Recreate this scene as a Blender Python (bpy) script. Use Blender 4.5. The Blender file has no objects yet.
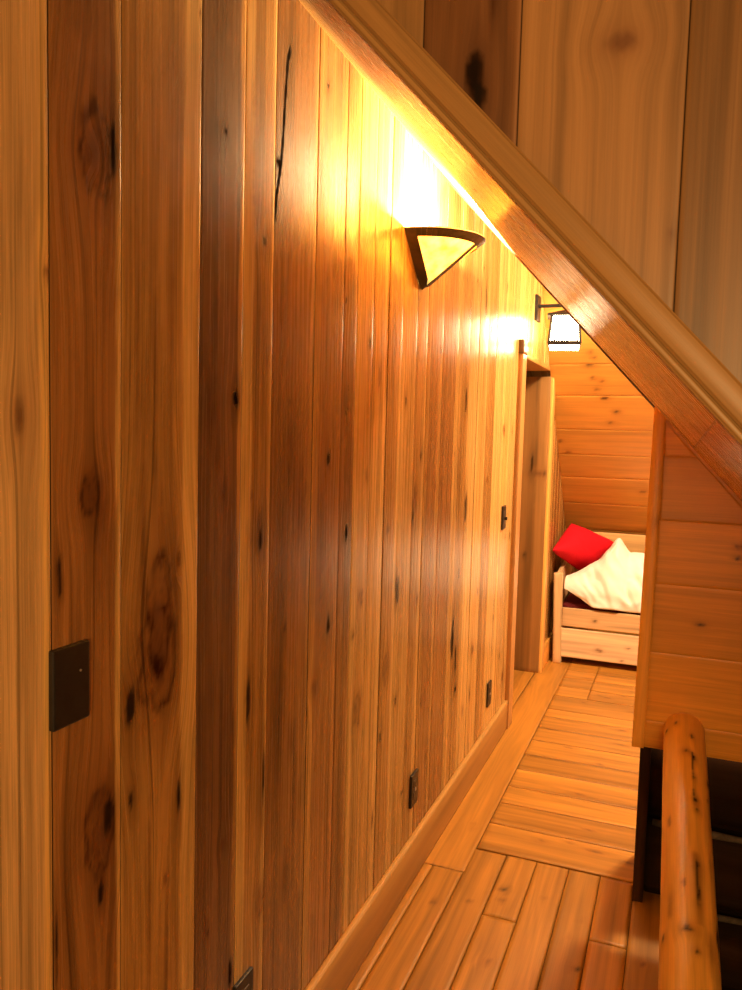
import bpy, bmesh, math, random
import numpy as np
from mathutils import Vector, Matrix

sc = bpy.context.scene
COL = sc.collection
random.seed(7)
V3 = lambda *a: np.array(a, float)

# ------------------------------------------------------------------ noise
_T = np.random.RandomState(5).rand(256, 256)
def vnoise(x, y):
    x = np.asarray(x, float); y = np.asarray(y, float)
    xi = np.floor(x).astype(int); yi = np.floor(y).astype(int)
    fx = x - xi; fy = y - yi
    fx = fx*fx*(3-2*fx); fy = fy*fy*(3-2*fy)
    g = lambda a, b: _T[a % 256, b % 256]
    return ((g(xi, yi)*(1-fx) + g(xi+1, yi)*fx)*(1-fy) + (g(xi, yi+1)*(1-fx) + g(xi+1, yi+1)*fx)*fy)
def fbm(x, y, n=3):
    s = 0; a = .5; t = 0
    for k in range(n):
        s = s + a*vnoise(x*2**k + 17*k, y*2**k + 31*k); t += a; a *= .55
    return s/t
def sstep(a, b, x):
    t = np.clip((x-a)/(b-a), 0, 1); return t*t*(3-2*t)

# ------------------------------------------------------------------ wood palette (the colours of the boards themselves)
TAN = (.52, .285, .080); SAP = (.63, .37, .115); HEART = (.29, .125, .034); MID = (.41, .205, .054); DARK = (.185, .088, .036)
PINE = (.70, .345, .068); PINE_P = (.74, .40, .10); FLOOR_C = (.42, .19, .030); PANEL_C = (.74, .31, .030)

def wood_paint(u, v, heart, sap, sl, sr, s, knots, cracks, seed, contrast=1.0):
    """colour and warped grain coordinate of a board; u across, v along, s in 0..1 across"""
    u = np.asarray(u, float); v = np.asarray(v, float)
    o = seed*13.7
    gx = u.copy()
    for (ku, kv, ru, rv, kind) in knots:
        if kind in (1, 2, 3):
            d2 = ((u-ku)/(ru*2.2))**2 + ((v-kv)/(rv*2.6))**2
            gx = ku + (gx-ku)*(1-.75*np.exp(-d2))
    gx = gx + .006*(fbm(v*2.2+o, u*3+o)-.5)
    h = np.array(heart); p = np.array(sap)
    wob = .16*(fbm(v*1.3+o, seed*3.1+u*0, 3)-.5) + .05*(fbm(v*7+o, u*0+seed)-.5)
    m = np.zeros_like(u)
    if sl > 0: m = np.maximum(m, 1-sstep(sl-.014, sl+.014, s+wob))
    if sr > 0: m = np.maximum(m, sstep(1-sr-.014, 1-sr+.014, s+wob))
    c = h[None, :]*(1-m[:, None]) + p[None, :]*m[:, None]
    n1 = fbm(gx*38+o, v*1.1+o); n2 = fbm(gx*12+o*2, v*.7+o, 2); n3 = fbm(gx*110+o, v*2.5+o, 2)
    k = 1 + contrast*(.55*(n1-.5) + .75*(n2-.5) + .22*(n3-.5))
    streak = sstep(.62, .80, fbm(gx*55+o*3, v*.8+o, 2))
    k = k*(1-.30*contrast*streak*(1-m))
    c = c*np.clip(k, .35, 1.6)[:, None]
    for (ku, kv, ru, rv, kind) in knots:
        q = ((u-ku)/ru)**2 + ((v-kv)/rv)**2
        near = q < 30
        if not near.any(): continue
        d = np.sqrt(q) + .75*(fbm(u*70+ku*90, v*38+kv*50, 3)-.5)
        if kind == 1:
            a = .7*(1-sstep(.35, 1.15, d)); t = np.array((.13, .05, .02)); c = c*(1-a[:, None]) + t*a[:, None]
            a = .35*np.exp(-(d/1.8)**2); c = c*(1-a[:, None]*np.array((.4, .6, .7)))
        elif kind == 2:
            a = .55*np.exp(-(d/1.7)**2); c = c*(1-a[:, None]*np.array((.55, .75, .85)))
            ring = np.exp(-((d-1.0)/.16)**2)*.6 + np.exp(-((d-.55)/.10)**2)*.35
            ring = ring*(.55+1.3*fbm(u*45+ku*30, v*20+kv*20, 2))
            c = c*(1-np.clip(ring, 0, .85)[:, None]*np.array((.85, .92, .95)))
            a = .55*(1-sstep(.2, .5, d)); c = c*(1-a[:, None]) + np.array((.10, .045, .022))*a[:, None]
        elif kind == 3:
            a = .93*(1-sstep(.55, 1.0, d)); c = c*(1-a[:, None]) + np.array((.018, .013, .010))*a[:, None]
            a = .5*np.exp(-(d/1.9)**2); c = c*(1-a[:, None]*np.array((.7, .8, .85)))
        elif kind == 4:
            a = .75*np.exp(-(d/.95)**2)*(.4+.9*n1); a = np.clip(a, 0, .9)
            c = c*(1-a[:, None]*np.array((.72, .78, .78)))
        elif kind == 5:
            a = np.exp(-(d/.9)**2)*sstep(.42, .6, fbm(u*60, v*160, 2)); a = np.clip(a*1.2, 0, .7)
            c = c*(1-a[:, None]) + np.array((.24, .11, .035))*a[:, None]
    for pts, w in cracks:
        dm = np.full_like(u, 9.)
        for (a0, a1), (b0, b1) in zip(pts[:-1], pts[1:]):
            du, dv = b0-a0, b1-a1; L = du*du+dv*dv
            t = np.clip(((u-a0)*du+(v-a1)*dv)/L, 0, 1)
            dm = np.minimum(dm, np.hypot(u-a0-t*du, v-a1-t*dv))
        dm = dm + .003*(fbm(v*40, u*40)-.5)
        a = .95*(1-sstep(w*.5, w, dm)); c = c*(1-a[:, None]) + np.array((.015, .011, .009))*a[:, None]
        a = .55*np.exp(-(dm/(w*6))**2); c = c*(1-a[:, None]*.7)
    return np.clip(c, .004, .9), gx

class Grid:
    """collects quads with a wood colour and a grain coordinate per vertex, builds ONE mesh"""
    def __init__(s): s.v = []; s.f = []; s.c = []; s.g = []; s.n = 0; s.flat = []
    def add(s, P, F, C, G, flat=True):
        s.flat.append(np.full(len(F), flat) if isinstance(flat, bool) else flat); s.v.append(P); s.f.append(np.asarray(F)+s.n); s.c.append(C); s.g.append(G); s.n += len(P)
    def grid(s, P, C, G, nu, nv, flip=False, wrap=False):
        i = np.arange(nu*nv).reshape(nu, nv)
        j = np.roll(i, -1, 0) if wrap else i[1:]
        a = i if wrap else i[:-1]
        q = np.stack([a[:, :-1], j[:, :-1], j[:, 1:], a[:, 1:]], -1).reshape(-1, 4)
        fl = np.zeros(a[:, :-1].shape, bool)
        if not wrap: fl[0] = fl[-1] = True; fl[:, 0] = fl[:, -1] = True
        if flip: q = q[:, ::-1]
        s.add(P, q, C, G, fl.ravel())
    def box(s, lo, hi, col=(.05, .03, .015), frame=None):
        x0, y0, z0 = lo; x1, y1, z1 = hi
        P = np.array([(x0,y0,z0),(x1,y0,z0),(x1,y1,z0),(x0,y1,z0),(x0,y0,z1),(x1,y0,z1),(x1,y1,z1),(x0,y1,z1)], float)
        if frame is not None: P = frame(P)
        s.add(P, [(0,3,2,1),(4,5,6,7),(0,1,5,4),(1,2,6,5),(2,3,7,6),(3,0,4,7)], np.tile(col, (8, 1)), P*.3)
    def hexa(s, P, col=(.05, .03, .015)):
        P = np.array(P, float)
        s.add(P, [(0,3,2,1),(4,5,6,7),(0,1,5,4),(1,2,6,5),(2,3,7,6),(3,0,4,7)], np.tile(col, (8, 1)), P*.3)
    def build(s, name, mat, parent=None, smooth=True):
        P = np.concatenate(s.v); F = np.concatenate(s.f); C = np.concatenate(s.c); G = np.concatenate(s.g)
        me = bpy.data.meshes.new(name)
        me.vertices.add(len(P)); me.vertices.foreach_set('co', P.astype(np.float32).ravel())
        me.loops.add(F.size); me.loops.foreach_set('vertex_index', F.astype(np.int32).ravel())
        me.polygons.add(len(F)); me.polygons.foreach_set('loop_start', (np.arange(len(F))*4).astype(np.int32))
        me.polygons.foreach_set('loop_total', np.full(len(F), 4, np.int32))
        me.polygons.foreach_set('use_smooth', ~np.concatenate(s.flat))
        me.update(calc_edges=True)
        a = me.attributes.new('col', 'FLOAT_COLOR', 'POINT')
        a.data.foreach_set('color', np.concatenate([C, np.ones((len(C), 1))], 1).astype(np.float32).ravel())
        a = me.attributes.new('grain', 'FLOAT_VECTOR', 'POINT'); a.data.foreach_set('vector', G.astype(np.float32).ravel())
        me.materials.append(mat); me.validate()
        o = bpy.data.objects.new(name, me); COL.objects.link(o)
        if parent: o.parent = parent; o.matrix_parent_inverse = Matrix.Translation(parent.location).inverted()
        return o

def boards(g, lst, O, U, Vv, N, ru=.012, rv=.02, groove=.003, knots=(), cracks=(), seed0=0, cup=.0008, tilt=.004, contrast=1.0, flip=False, ed=.6):
    """lst: (u0,u1,lo,hi,heart,sap,sl,sr); lo/hi number or function of u"""
    O, U, Vv, N = (np.array(a, float) for a in (O, U, Vv, N))
    for k, (u0, u1, lo, hi, heart, sap, sl, sr) in enumerate(lst):
        seed = seed0 + k + 1; R = random.Random(seed*77)
        n = max(2, int((u1-u0)/ru)); e = min(.0014, (u1-u0)*.1)
        us = np.concatenate([[u0+.0004, u0+e], np.linspace(u0+e, u1-e, n+1)[1:-1], [u1-e, u1-.0004]])
        fl = (lambda q, c=lo: np.full_like(q, c)) if not callable(lo) else lo
        fh = (lambda q, c=hi: np.full_like(q, c)) if not callable(hi) else hi
        L, Hh = fl(us), fh(us)
        m = max(2, int(np.max(np.abs(Hh-L))/rv))
        t = np.concatenate([[0, .0015], np.linspace(0, 1, m+1)[1:-1], [.9985, 1]])
        uu = np.repeat(us, len(t)); vv = (L[:, None] + (Hh-L)[:, None]*t[None, :]).ravel()
        s = (uu-u0)/(u1-u0)
        w = R.uniform(-tilt, tilt)*(s-.5)*(u1-u0) + R.uniform(-1, 1)*cup*.4 + R.uniform(.3, 1)*cup*(1-4*(s-.5)**2)
        edge = np.zeros((len(us), len(t))); edge[0] = edge[-1] = 1; edge[:, 0] = edge[:, -1] = 1
        w = w - groove*edge.ravel()
        kn = [q for q in knots if u0-.03 < q[0] < u1+.03]
        kn = [q for q in kn if u0 <= q[0] <= u1 or q[2] > .02]
        C, gx = wood_paint(uu, vv, heart, sap, sl, sr, s, kn, cracks if any(u0 < c[0][0][0] < u1 for c in cracks) else (), seed, contrast)
        C = C*(1-ed*edge.ravel()[:, None])
        P = O + uu[:, None]*U + vv[:, None]*Vv + w[:, None]*N
        G = np.stack([gx, np.full_like(gx, seed*1.37), vv + R.uniform(0, 5)], 1)
        g.grid(P, C, G, len(us), len(t), flip)

def pbox(g, lo, hi, axis, base, knots=(), res=.03, bev=.002, seed=1, sap=None, sl=0, sr=0, contrast=.8, shear=None):
    """a finely divided wooden box with bevelled edges; axis = index of grain direction"""
    lo = np.array(lo, float); hi = np.array(hi, float)
    b = min(bev, float((hi-lo).min())*.3)
    others = [i for i in range(3) if i != axis]
    for d in range(3):
        i, j = [q for q in range(3) if q != d]
        for side in (0, 1):
            def axs(q):
                n = max(1, int((hi[q]-lo[q])/(res if q == axis else res*.45))); n = min(n, 160)
                return np.concatenate([[lo[q]], np.linspace(lo[q]+b, hi[q]-b, n+1), [hi[q]]])
            A, B = axs(i), axs(j)
            P = np.zeros((len(A), len(B), 3)); P[..., i] = A[:, None]; P[..., j] = B[None, :]
            P[..., d] = (hi if side else lo)[d]
            ed = np.zeros((len(A), len(B))); ed[0] = ed[-1] = 1; ed[:, 0] = ed[:, -1] = 1
            P[..., d] += (-1 if side else 1)*b*ed*.7
            P = P.reshape(-1, 3)
            along = P[:, axis]; a1 = P[:, others[0]]; a2 = P[:, others[1]]
            wide = others[0] if (hi-lo)[others[0]] >= (hi-lo)[others[1]] else others[1]
            s = (P[:, wide]-lo[wide])/(hi-lo)[wide]
            kk = []
            for (kx, ky, kz, r, rl, kind) in knots:
                kp = (kx, ky, kz)
                if abs(kp[d]-P[0, d]) < .05 and d != axis:
                    o2 = [q for q in others if q != d][0]
                    kk.append((kp[o2] + (0), kp[axis], r, rl, kind, o2))
            if kk and d != axis:
                o2 = kk[0][5]
                C, gx = wood_paint(P[:, o2], along, base, sap or base, sl, sr, s, [q[:5] for q in kk], (), seed, contrast)
            else:
                C, gx = wood_paint(a1*.8 + a2*1.1, along, base, sap or base, sl, sr, s, (), (), seed, contrast)
            if shear is not None: P = shear(P)
            G = np.stack([gx, np.full_like(gx, seed*1.9+d*.01), along], 1)
            fl = (side == 0) if d != 1 else (side == 1)
            g.grid(P, C, G, len(A), len(B), fl)

# ------------------------------------------------------------------ materials
def nmat(name):
    m = bpy.data.materials.new(name); m.use_nodes = True
    nt = m.node_tree; b = nt.nodes['Principled BSDF']
    return m, nt, b
def N(nt, t, **k):
    n = nt.nodes.new(t)
    for a, v in k.items(): setattr(n, a, v)
    return n
def wood_mat(name, rough=.30, gain=1.0, spec=.5, coat=0.0, bump=.06, fig=.10, streak=0.0):
    m, nt, b = nmat(name); L = nt.links.new
    col = N(nt, 'ShaderNodeAttribute', attribute_name='col'); gr = N(nt, 'ShaderNodeAttribute', attribute_name='grain')
    def noise(sx, sz, det):
        mp = N(nt, 'ShaderNodeMapping'); mp.inputs['Scale'].default_value = (sx, 1, sz); L(gr.outputs['Vector'], mp.inputs[0])
        n = N(nt, 'ShaderNodeTexNoise'); n.inputs['Scale'].default_value = 1; n.inputs['Detail'].default_value = det
        L(mp.outputs[0], n.inputs['Vector']); return n.outputs['Fac']
    def M(op, a, c):
        x = N(nt, 'ShaderNodeMath', operation=op)
        for i, q in enumerate((a, c)):
            if isinstance(q, (int, float)): x.inputs[i].default_value = q
            else: L(q, x.inputs[i])
        return x.outputs[0]
    A = noise(120, 2.2, 3); B = noise(480, 7, 2); Cn = noise(8, .7, 2)
    ring = M('SINE', M('MULTIPLY', Cn, 70.0), 0)
    f = M('ADD', M('ADD', M('MULTIPLY', M('SUBTRACT', A, .5), .48*gain), M('MULTIPLY', M('SUBTRACT', B, .5), .45*gain)), M('MULTIPLY', ring, fig*gain))
    f = M('ADD', f, 1.0)
    if streak:
        st = noise(150, .55, 2)
        mr = N(nt, 'ShaderNodeMapRange'); mr.interpolation_type = 'SMOOTHSTEP'
        mr.inputs['From Min'].default_value = .57; mr.inputs['From Max'].default_value = .70; mr.inputs['To Max'].default_value = streak
        L(st, mr.inputs['Value']); f = M('MULTIPLY', f, M('SUBTRACT', 1.0, mr.outputs[0]))
    cc = N(nt, 'ShaderNodeVectorMath', operation='SCALE'); L(col.outputs['Color'], cc.inputs[0]); L(f, cc.inputs['Scale'])
    L(cc.outputs[0], b.inputs['Base Color'])
    L(M('ADD', M('MULTIPLY', A, .16), rough-.08), b.inputs['Roughness'])
    bw = N(nt, 'ShaderNodeRGBToBW'); L(col.outputs['Color'], bw.inputs[0])
    sm = N(nt, 'ShaderNodeMapRange'); sm.inputs['From Min'].default_value = .016; sm.inputs['From Max'].default_value = .05; sm.inputs['To Max'].default_value = spec
    L(bw.outputs[0], sm.inputs['Value']); L(sm.outputs[0], b.inputs['Specular IOR Level'])      # cracks and open knots hold no varnish
    if coat: b.inputs['Coat Weight'].default_value = coat; b.inputs['Coat Roughness'].default_value = .12
    bp = N(nt, 'ShaderNodeBump'); bp.inputs['Strength'].default_value = bump; bp.inputs['Distance'].default_value = .002
    L(A, bp.inputs['Height']); L(bp.outputs[0], b.inputs['Normal'])
    return m
def plain(name, col, rough=.5, metal=0, spec=.5, var=.0, scale=40):
    m, nt, b = nmat(name)
    b.inputs['Roughness'].default_value = rough; b.inputs['Metallic'].default_value = metal; b.inputs['Specular IOR Level'].default_value = spec
    tc = N(nt, 'ShaderNodeTexCoord'); n = N(nt, 'ShaderNodeTexNoise'); n.inputs['Scale'].default_value = scale
    nt.links.new(tc.outputs['Object'], n.inputs['Vector'])
    r = N(nt, 'ShaderNodeValToRGB'); nt.links.new(n.outputs['Fac'], r.inputs[0])
    r.color_ramp.elements[0].position = .3; r.color_ramp.elements[1].position = .7
    r.color_ramp.elements[0].color = (*[c*(1-var) for c in col], 1); r.color_ramp.elements[1].color = (*[min(1, c*(1+var)) for c in col], 1)
    nt.links.new(r.outputs[0], b.inputs['Base Color']); return m
M_HICK = wood_mat('hickory_varnished', .27, 1.7, .5, 0, .04, .035, .50)
M_GABLE = wood_mat('hickory_satin', .42, .8, .4, 0, .05, .06, .15)
M_PINE = wood_mat('pine_satin', .38, .6, .4, 0, .03, .05)
M_SOFFIT = wood_mat('pine_gloss', .27, .6, .5, 0, .10, .05)
M_FLOOR = wood_mat('pine_floor', .38, .75, .4, 0, .04, .09)
M_LOG = wood_mat('peeled_log', .36, .7, .45, 0, .05, .05)
M_DARKLOG = wood_mat('stained_log', .75, .8, .10, 0, .08, .05)
M_BRONZE = plain('dark_bronze', (.045, .028, .016), .42, .3, .4, .25, 60)
M_IRON = plain('black_iron', (.016, .009, .006), .5, .2, .3, .25, 60)
M_PLATE = plain('oiled_bronze_plate', (.020, .016, .013), .38, .2, .4, .2, 50)
M_SCREW = plain('nickel_screw', (.6, .52, .42), .35, .7)
M_INSERT = plain('brown_device', (.06, .035, .02), .4)
M_RED = plain('red_cotton', (.62, .006, .018), .8, 0, .2, .06, 90)
M_DRED = plain('dark_red_cotton', (.10, .012, .014), .9, 0, .1, .2, 60)
M_WHITE = plain('white_cotton', (.90, .88, .82), .85, 0, .2, .03, 20)
M_PLASTER = plain('warm_board_lining', (.42, .25, .11), .7, 0, .2, .1, 6)
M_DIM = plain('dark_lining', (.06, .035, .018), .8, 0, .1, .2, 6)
M_CHINK = plain('grey_chinking', (.11, .08, .055), .95, 0, .05, .4, 30)

def emis(name, col, strength, mixcol=None):
    m, nt, b = nmat(name)
    b.inputs['Base Color'].default_value = (*col, 1); b.inputs['Emission Color'].default_value = (*col, 1); b.inputs['Emission Strength'].default_value = strength
    b.inputs['Roughness'].default_value = .3
    return m
M_LANTGLASS = emis('lit_frosted_glass', (1, .78, .46), 30)
M_BULB = emis('lit_bulb', (1, .72, .36), 40)
def amber():
    m, nt, b = nmat('amber_mica_glass'); L = nt.links.new
    tc = N(nt, 'ShaderNodeTexCoord'); n = N(nt, 'ShaderNodeTexNoise'); n.inputs['Scale'].default_value = 22; n.inputs['Detail'].default_value = 4
    L(tc.outputs['Object'], n.inputs['Vector'])
    r = N(nt, 'ShaderNodeValToRGB'); r.color_ramp.elements[0].color = (1, .58, .06, 1); r.color_ramp.elements[1].color = (1, .82, .28, 1)
    r.color_ramp.elements[0].position = .3; r.color_ramp.elements[1].position = .7
    L(n.outputs['Fac'], r.inputs[0])
    t = N(nt, 'ShaderNodeBsdfTranslucent'); L(r.outputs[0], t.inputs[0])
    gl = N(nt, 'ShaderNodeBsdfGlossy'); gl.inputs['Roughness'].default_value = .15
    mx = N(nt, 'ShaderNodeMixShader'); mx.inputs[0].default_value = .06
    L(t.outputs[0], mx.inputs[1]); L(gl.outputs[0], mx.inputs[2])
    em = N(nt, 'ShaderNodeEmission'); L(r.outputs[0], em.inputs[0]); em.inputs[1].default_value = 1.2
    ad = N(nt, 'ShaderNodeAddShader'); L(mx.outputs[0], ad.inputs[0]); L(em.outputs[0], ad.inputs[1])
    L(ad.outputs[0], nt.nodes['Material Output'].inputs[0]); return m
M_AMBER = amber()

# ------------------------------------------------------------------ object helpers
def struct(o, kind='structure', label=None):
    o['kind'] = kind
    if label: o['label'] = label
    return o
def thing(name, label, cat, loc, group=None):
    o = bpy.data.objects.new(name, None); COL.objects.link(o); o.location = loc; o.empty_display_size = .05
    o['label'] = label; o['category'] = cat
    if group: o['group'] = group
    return o
def obj(name, bm, mat, parent=None, smooth=False, bevel=0):
    me = bpy.data.meshes.new(name); bmesh.ops.recalc_face_normals(bm, faces=bm.faces); bm.to_mesh(me); bm.free()
    for p in me.polygons: p.use_smooth = smooth
    me.materials.append(mat)
    o = bpy.data.objects.new(name, me); COL.objects.link(o)
    if parent: o.parent = parent; o.matrix_parent_inverse = Matrix.Translation(parent.location).inverted()
    if bevel:
        b = o.modifiers.new('Bevel', 'BEVEL'); b.width = bevel; b.segments = 2; b.limit_method = 'ANGLE'
    return o
def bbox(bm, lo, hi, M=None):
    r = bmesh.ops.create_cube(bm, size=1); c = [(a+b)/2 for a, b in zip(lo, hi)]; s = [b-a for a, b in zip(lo, hi)]
    for v in r['verts']:
        v.co = Vector((v.co.x*s[0]+c[0], v.co.y*s[1]+c[1], v.co.z*s[2]+c[2]))
        if M is not None: v.co = M @ v.co
def hexb(bm, P):
    v = [bm.verts.new(p) for p in P]
    for f in ((0,3,2,1),(4,5,6,7),(0,1,5,4),(1,2,6,5),(2,3,7,6),(3,0,4,7)): bm.faces.new([v[i] for i in f])
def beam(bm, a, b, w, h, up=(0, 0, 1)):
    a = Vector(a); b = Vector(b); d = (b-a).normalized(); s = d.cross(Vector(up)).normalized(); u = s.cross(d)
    P = [p + s*i*w/2 + u*j*h/2 for p in (a, b) for i, j in ((-1,-1),(1,-1),(1,1),(-1,1))]
    hexb(bm, P)
def tube(bm, pts, rad, n=12):
    rings = []
    for k, p in enumerate(pts):
        p = Vector(p); d = (Vector(pts[min(k+1, len(pts)-1)])-Vector(pts[max(k-1, 0)])).normalized()
        s = d.cross(Vector((.31, .2, .93))).normalized(); u = s.cross(d); r = rad[k] if hasattr(rad, '__len__') else rad
        rings.append([bm.verts.new(p + (s*math.cos(2*math.pi*i/n)+u*math.sin(2*math.pi*i/n))*r) for i in range(n)])
    for A, B in zip(rings[:-1], rings[1:]):
        for i in range(n): bm.faces.new((A[i], A[(i+1) % n], B[(i+1) % n], B[i]))
    bm.faces.new(rings[0][::-1]); bm.faces.new(rings[-1])

XW = -.82                                  # plane of the long left wall
farz = lambda y: 2.443 - (y-4.733)/.97     # the steep roof slope at the end of the hall
fary = lambda z: 4.733 + (2.443-z)*.97

# ------------------------------------------------------------------ WALL LEFT
LK = [(0.803,1.579,0.0137,0.029,1),(0.952,1.972,0.0326,0.06,2),(0.987,1.986,0.009,0.044,3),(0.937,1.96,0.0168,0.018,1),(0.936,1.466,0.0195,0.026,2),(0.872,1.363,0.0045,0.02,3),(0.874,1.336,0.0039,0.012,3),(0.957,0.936,0.0328,0.062,2),(0.975,0.947,0.0118,0.04,3),(0.959,0.832,0.0083,0.023,3),(0.862,0.808,0.0045,0.059,3),(1.1,1.171,0.0487,0.079,2),(1.1,1.163,0.0197,0.025,1),(1.029,1.115,0.0158,0.04,3),(1.032,0.952,0.0077,0.021,3),(1.163,0.904,0.0083,0.038,3),(1.285,2.109,0.0485,0.071,4),(1.299,2.119,0.0083,0.010,3),(1.346,1.627,0.015,0.023,3),(1.302,1.452,0.0107,0.023,1),(1.314,0.735,0.0113,0.017,1),(1.415,2.184,0.0158,0.057,5),(1.419,2.049,0.0201,0.058,5),(1.447,1.957,0.0116,0.018,3),(1.44,1.36,0.0342,0.06,4),(1.449,1.338,0.0098,0.03,3),(1.408,1.004,0.0095,0.065,3),(1.478,0.81,0.0071,0.074,3),(1.472,0.531,0.0145,0.031,2),(1.35,0.442,0.0105,0.046,3),(1.50,2.129,0.012,0.014,3),(1.589,1.504,0.04,0.183,4),(1.633,1.41,0.0261,0.094,4),(1.737,2.379,0.009,0.011,3),(1.783,1.504,0.014,0.025,3),(1.805,1.077,0.0147,0.037,3),(1.872,1.906,0.0086,0.012,3),(1.887,1.653,0.0144,0.036,2),(1.907,1.305,0.0149,0.022,3),(2.328,1.074,0.022,0.066,3),(2.225,1.28,0.0152,0.015,1),(2.238,0.84,0.0232,0.039,2),(2.017,0.785,0.0228,0.042,2),(2.531,1.499,0.0135,0.02,3),(2.48,1.362,0.0203,0.047,1),(2.526,1.005,0.0249,0.021,1),(2.641,0.622,0.0253,0.03,2),(3.015,1.393,0.0302,0.161,4),(3.009,0.75,0.0303,0.127,3),(3.066,0.653,0.0217,0.087,3),(3.15,1.263,0.0214,0.084,3),(3.083,0.523,0.0251,0.026,3),(3.368,2.151,0.0181,0.083,3),(3.094,1.711,0.0188,0.064,3),(3.83,1.6,0.0302,0.039,1),(3.349,0.624,0.0302,0.028,1),(4.03,0.311,0.0308,0.028,1),(2.724,1.87,0.0124,0.014,3),(1.73,0.936,0.0209,0.026,1),(1.587,0.514,0.0207,0.076,4),(1.604,0.847,0.0207,0.049,4)]
LK += [(1.045, 1.75, .006, .32, 4), (1.09, 1.62, .0055, .28, 4), (1.135, 1.72, .006, .36, 4), (1.06, 1.38, .007, .22, 4), (1.15, 1.30, .008, .16, 4), (1.08, .75, .006, .22, 4), (1.13, .55, .007, .2, 4),
       (.93, 2.28, .045, .22, 4), (1.285, 2.40, .05, .2, 4), (1.26, 1.62, .03, .10, 4), (1.33, 1.25, .012, .2, 4), (1.55, 1.0, .012, .25, 4), (1.63, .75, .01, .2, 4), (1.75, 1.25, .012, .2, 4), (1.105, 1.25, .030, .09, 2), (.955, 1.42, .028, .12, 4)]
RK = random.Random(3)
for i in range(46):
    LK.append((RK.uniform(1.95, 4.1), RK.uniform(.1, 2.3), RK.uniform(.006, .014), RK.uniform(.008, .03), RK.choice((1, 1, 2, 3, 3))))
for i in range(14):
    LK.append((RK.uniform(.85, 2.0), RK.uniform(.15, 2.4), RK.uniform(.003, .007), RK.uniform(.008, .02), RK.choice((1, 1, 3))))
LC = [([(1.545, 2.375), (1.537, 2.355), (1.528, 2.276), (1.522, 2.202), (1.514, 2.128), (1.497, 2.061), (1.492, 2.012)], .0095)]
seam = [.857, 1.006, 1.218, 1.367, 1.488, 1.691, 1.858, 1.946, 2.064, 2.186, 2.312, 2.451, 2.571, 2.752, 2.958, 3.128, 3.28, 3.446, 3.607, 3.782, 3.999, 4.22]
look = [(HEART, SAP, 0, .10), (MID, SAP, 0, .22), (DARK, MID, 0, .10), (MID, SAP, .28, .12), ((.24, .105, .028), MID, 0, .08),
        (HEART, MID, .2, 0), (HEART, MID, 0, .1), (TAN, SAP, .3, 0), (TAN, SAP, 0, .3), (MID, SAP, 0, .2), (TAN, SAP, .2, 0), (MID, TAN, 0, .3),
        (HEART, MID, .2, .2), (HEART, TAN, 0, .15), (MID, TAN, .2, 0), (SAP, TAN, 0, 0), (TAN, SAP, .2, .2), (MID, TAN, 0, 0), (SAP, SAP, 0, 0), (TAN, SAP, .2, .3), (SAP, TAN, 0, 0)]
g = Grid()
HI = 2.62
near = [(-1.5+i*.16, -1.5+(i+1)*.16, 0, HI, (TAN, HEART, MID, SAP)[i % 4], SAP, 0, .1) for i in range(13)]
near.append((.58, .70, 0, HI, HEART, SAP, .1, 0))
boards(g, near, (XW, 0, 0), (0, 1, 0), (0, 0, 1), (1, 0, 0), .03, .06, seed0=100)
boards(g, [(.70, .857, 0, HI, (.56, .33, .13), SAP, 0, .12)], (XW, 0, 0), (0, 1, 0), (0, 0, 1), (1, 0, 0), .006, .012, knots=LK, seed0=120, contrast=.7, groove=.0005, ed=.75)
lst = [(a, b, 0, HI if b < 2.8 else 3.3, *q) for a, b, q in zip(seam[:-1], seam[1:], look)]
n1 = [q for q in lst if q[1] <= 2.0]; n2 = [q for q in lst if q[1] > 2.0]
boards(g, n1, (XW, 0, 0), (0, 1, 0), (0, 0, 1), (1, 0, 0), .005, .010, knots=LK, cracks=LC, seed0=1, contrast=1.05, groove=.0005, ed=.75)
boards(g, n2, (XW, 0, 0), (0, 1, 0), (0, 0, 1), (1, 0, 0), .008, .014, knots=LK, seed0=20, contrast=.8, cup=.0014, tilt=.010, groove=.0007)
# over the doorway, and beyond it
hd = []
y = 4.22
while y < 5.2-.01:
    hd.append((y, min(y+.14, 5.2), 2.0, lambda q: np.minimum(3.3, farz(q)+.02), TAN, SAP, .2, .2)); y += .14
boards(g, hd, (XW, 0, 0), (0, 1, 0), (0, 0, 1), (1, 0, 0), .014, .02, seed0=60, contrast=.6)
by = []
y = 5.2
while y < 6.85:
    by.append((y, y+.13, 0, lambda q: np.maximum(.05, farz(q)+.02), (MID, HEART)[int(y*10) % 2], TAN, .2, .1)); y += .13
boards(g, by, (XW, 0, 0), (0, 1, 0), (0, 0, 1), (1, 0, 0), .014, .02, knots=[(5.34, 1.4, .012, .05, 3), (5.42, 1.1, .01, .03, 2), (5.38, .75, .012, .05, 3)], seed0=70, contrast=.7)
g.box((XW-.16, -1.5, -.1), (XW-.004, 4.199, HI)); g.box((XW-.16, 2.76, HI), (XW-.004, 4.22, 3.3))
g.hexa([(XW-.16, 4.22, 2.021), (XW-.004, 4.22, 2.021), (XW-.004, 5.2, 2.021), (XW-.16, 5.2, 2.021), (XW-.16, 4.22, 2.95), (XW-.004, 4.22, 2.95), (XW-.004, 5.2, farz(5.2)), (XW-.16, 5.2, farz(5.2))])
g.hexa([(XW-.16, 5.226, -.1), (XW-.004, 5.226, -.1), (XW-.004, 7.0, -.1), (XW-.16, 7.0, -.1), (XW-.16, 5.226, farz(5.226)), (XW-.004, 5.226, farz(5.226)), (XW-.004, 7.0, .1), (XW-.16, 7.0, .1)])
struct(g.build('wall_left', M_HICK))

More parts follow.
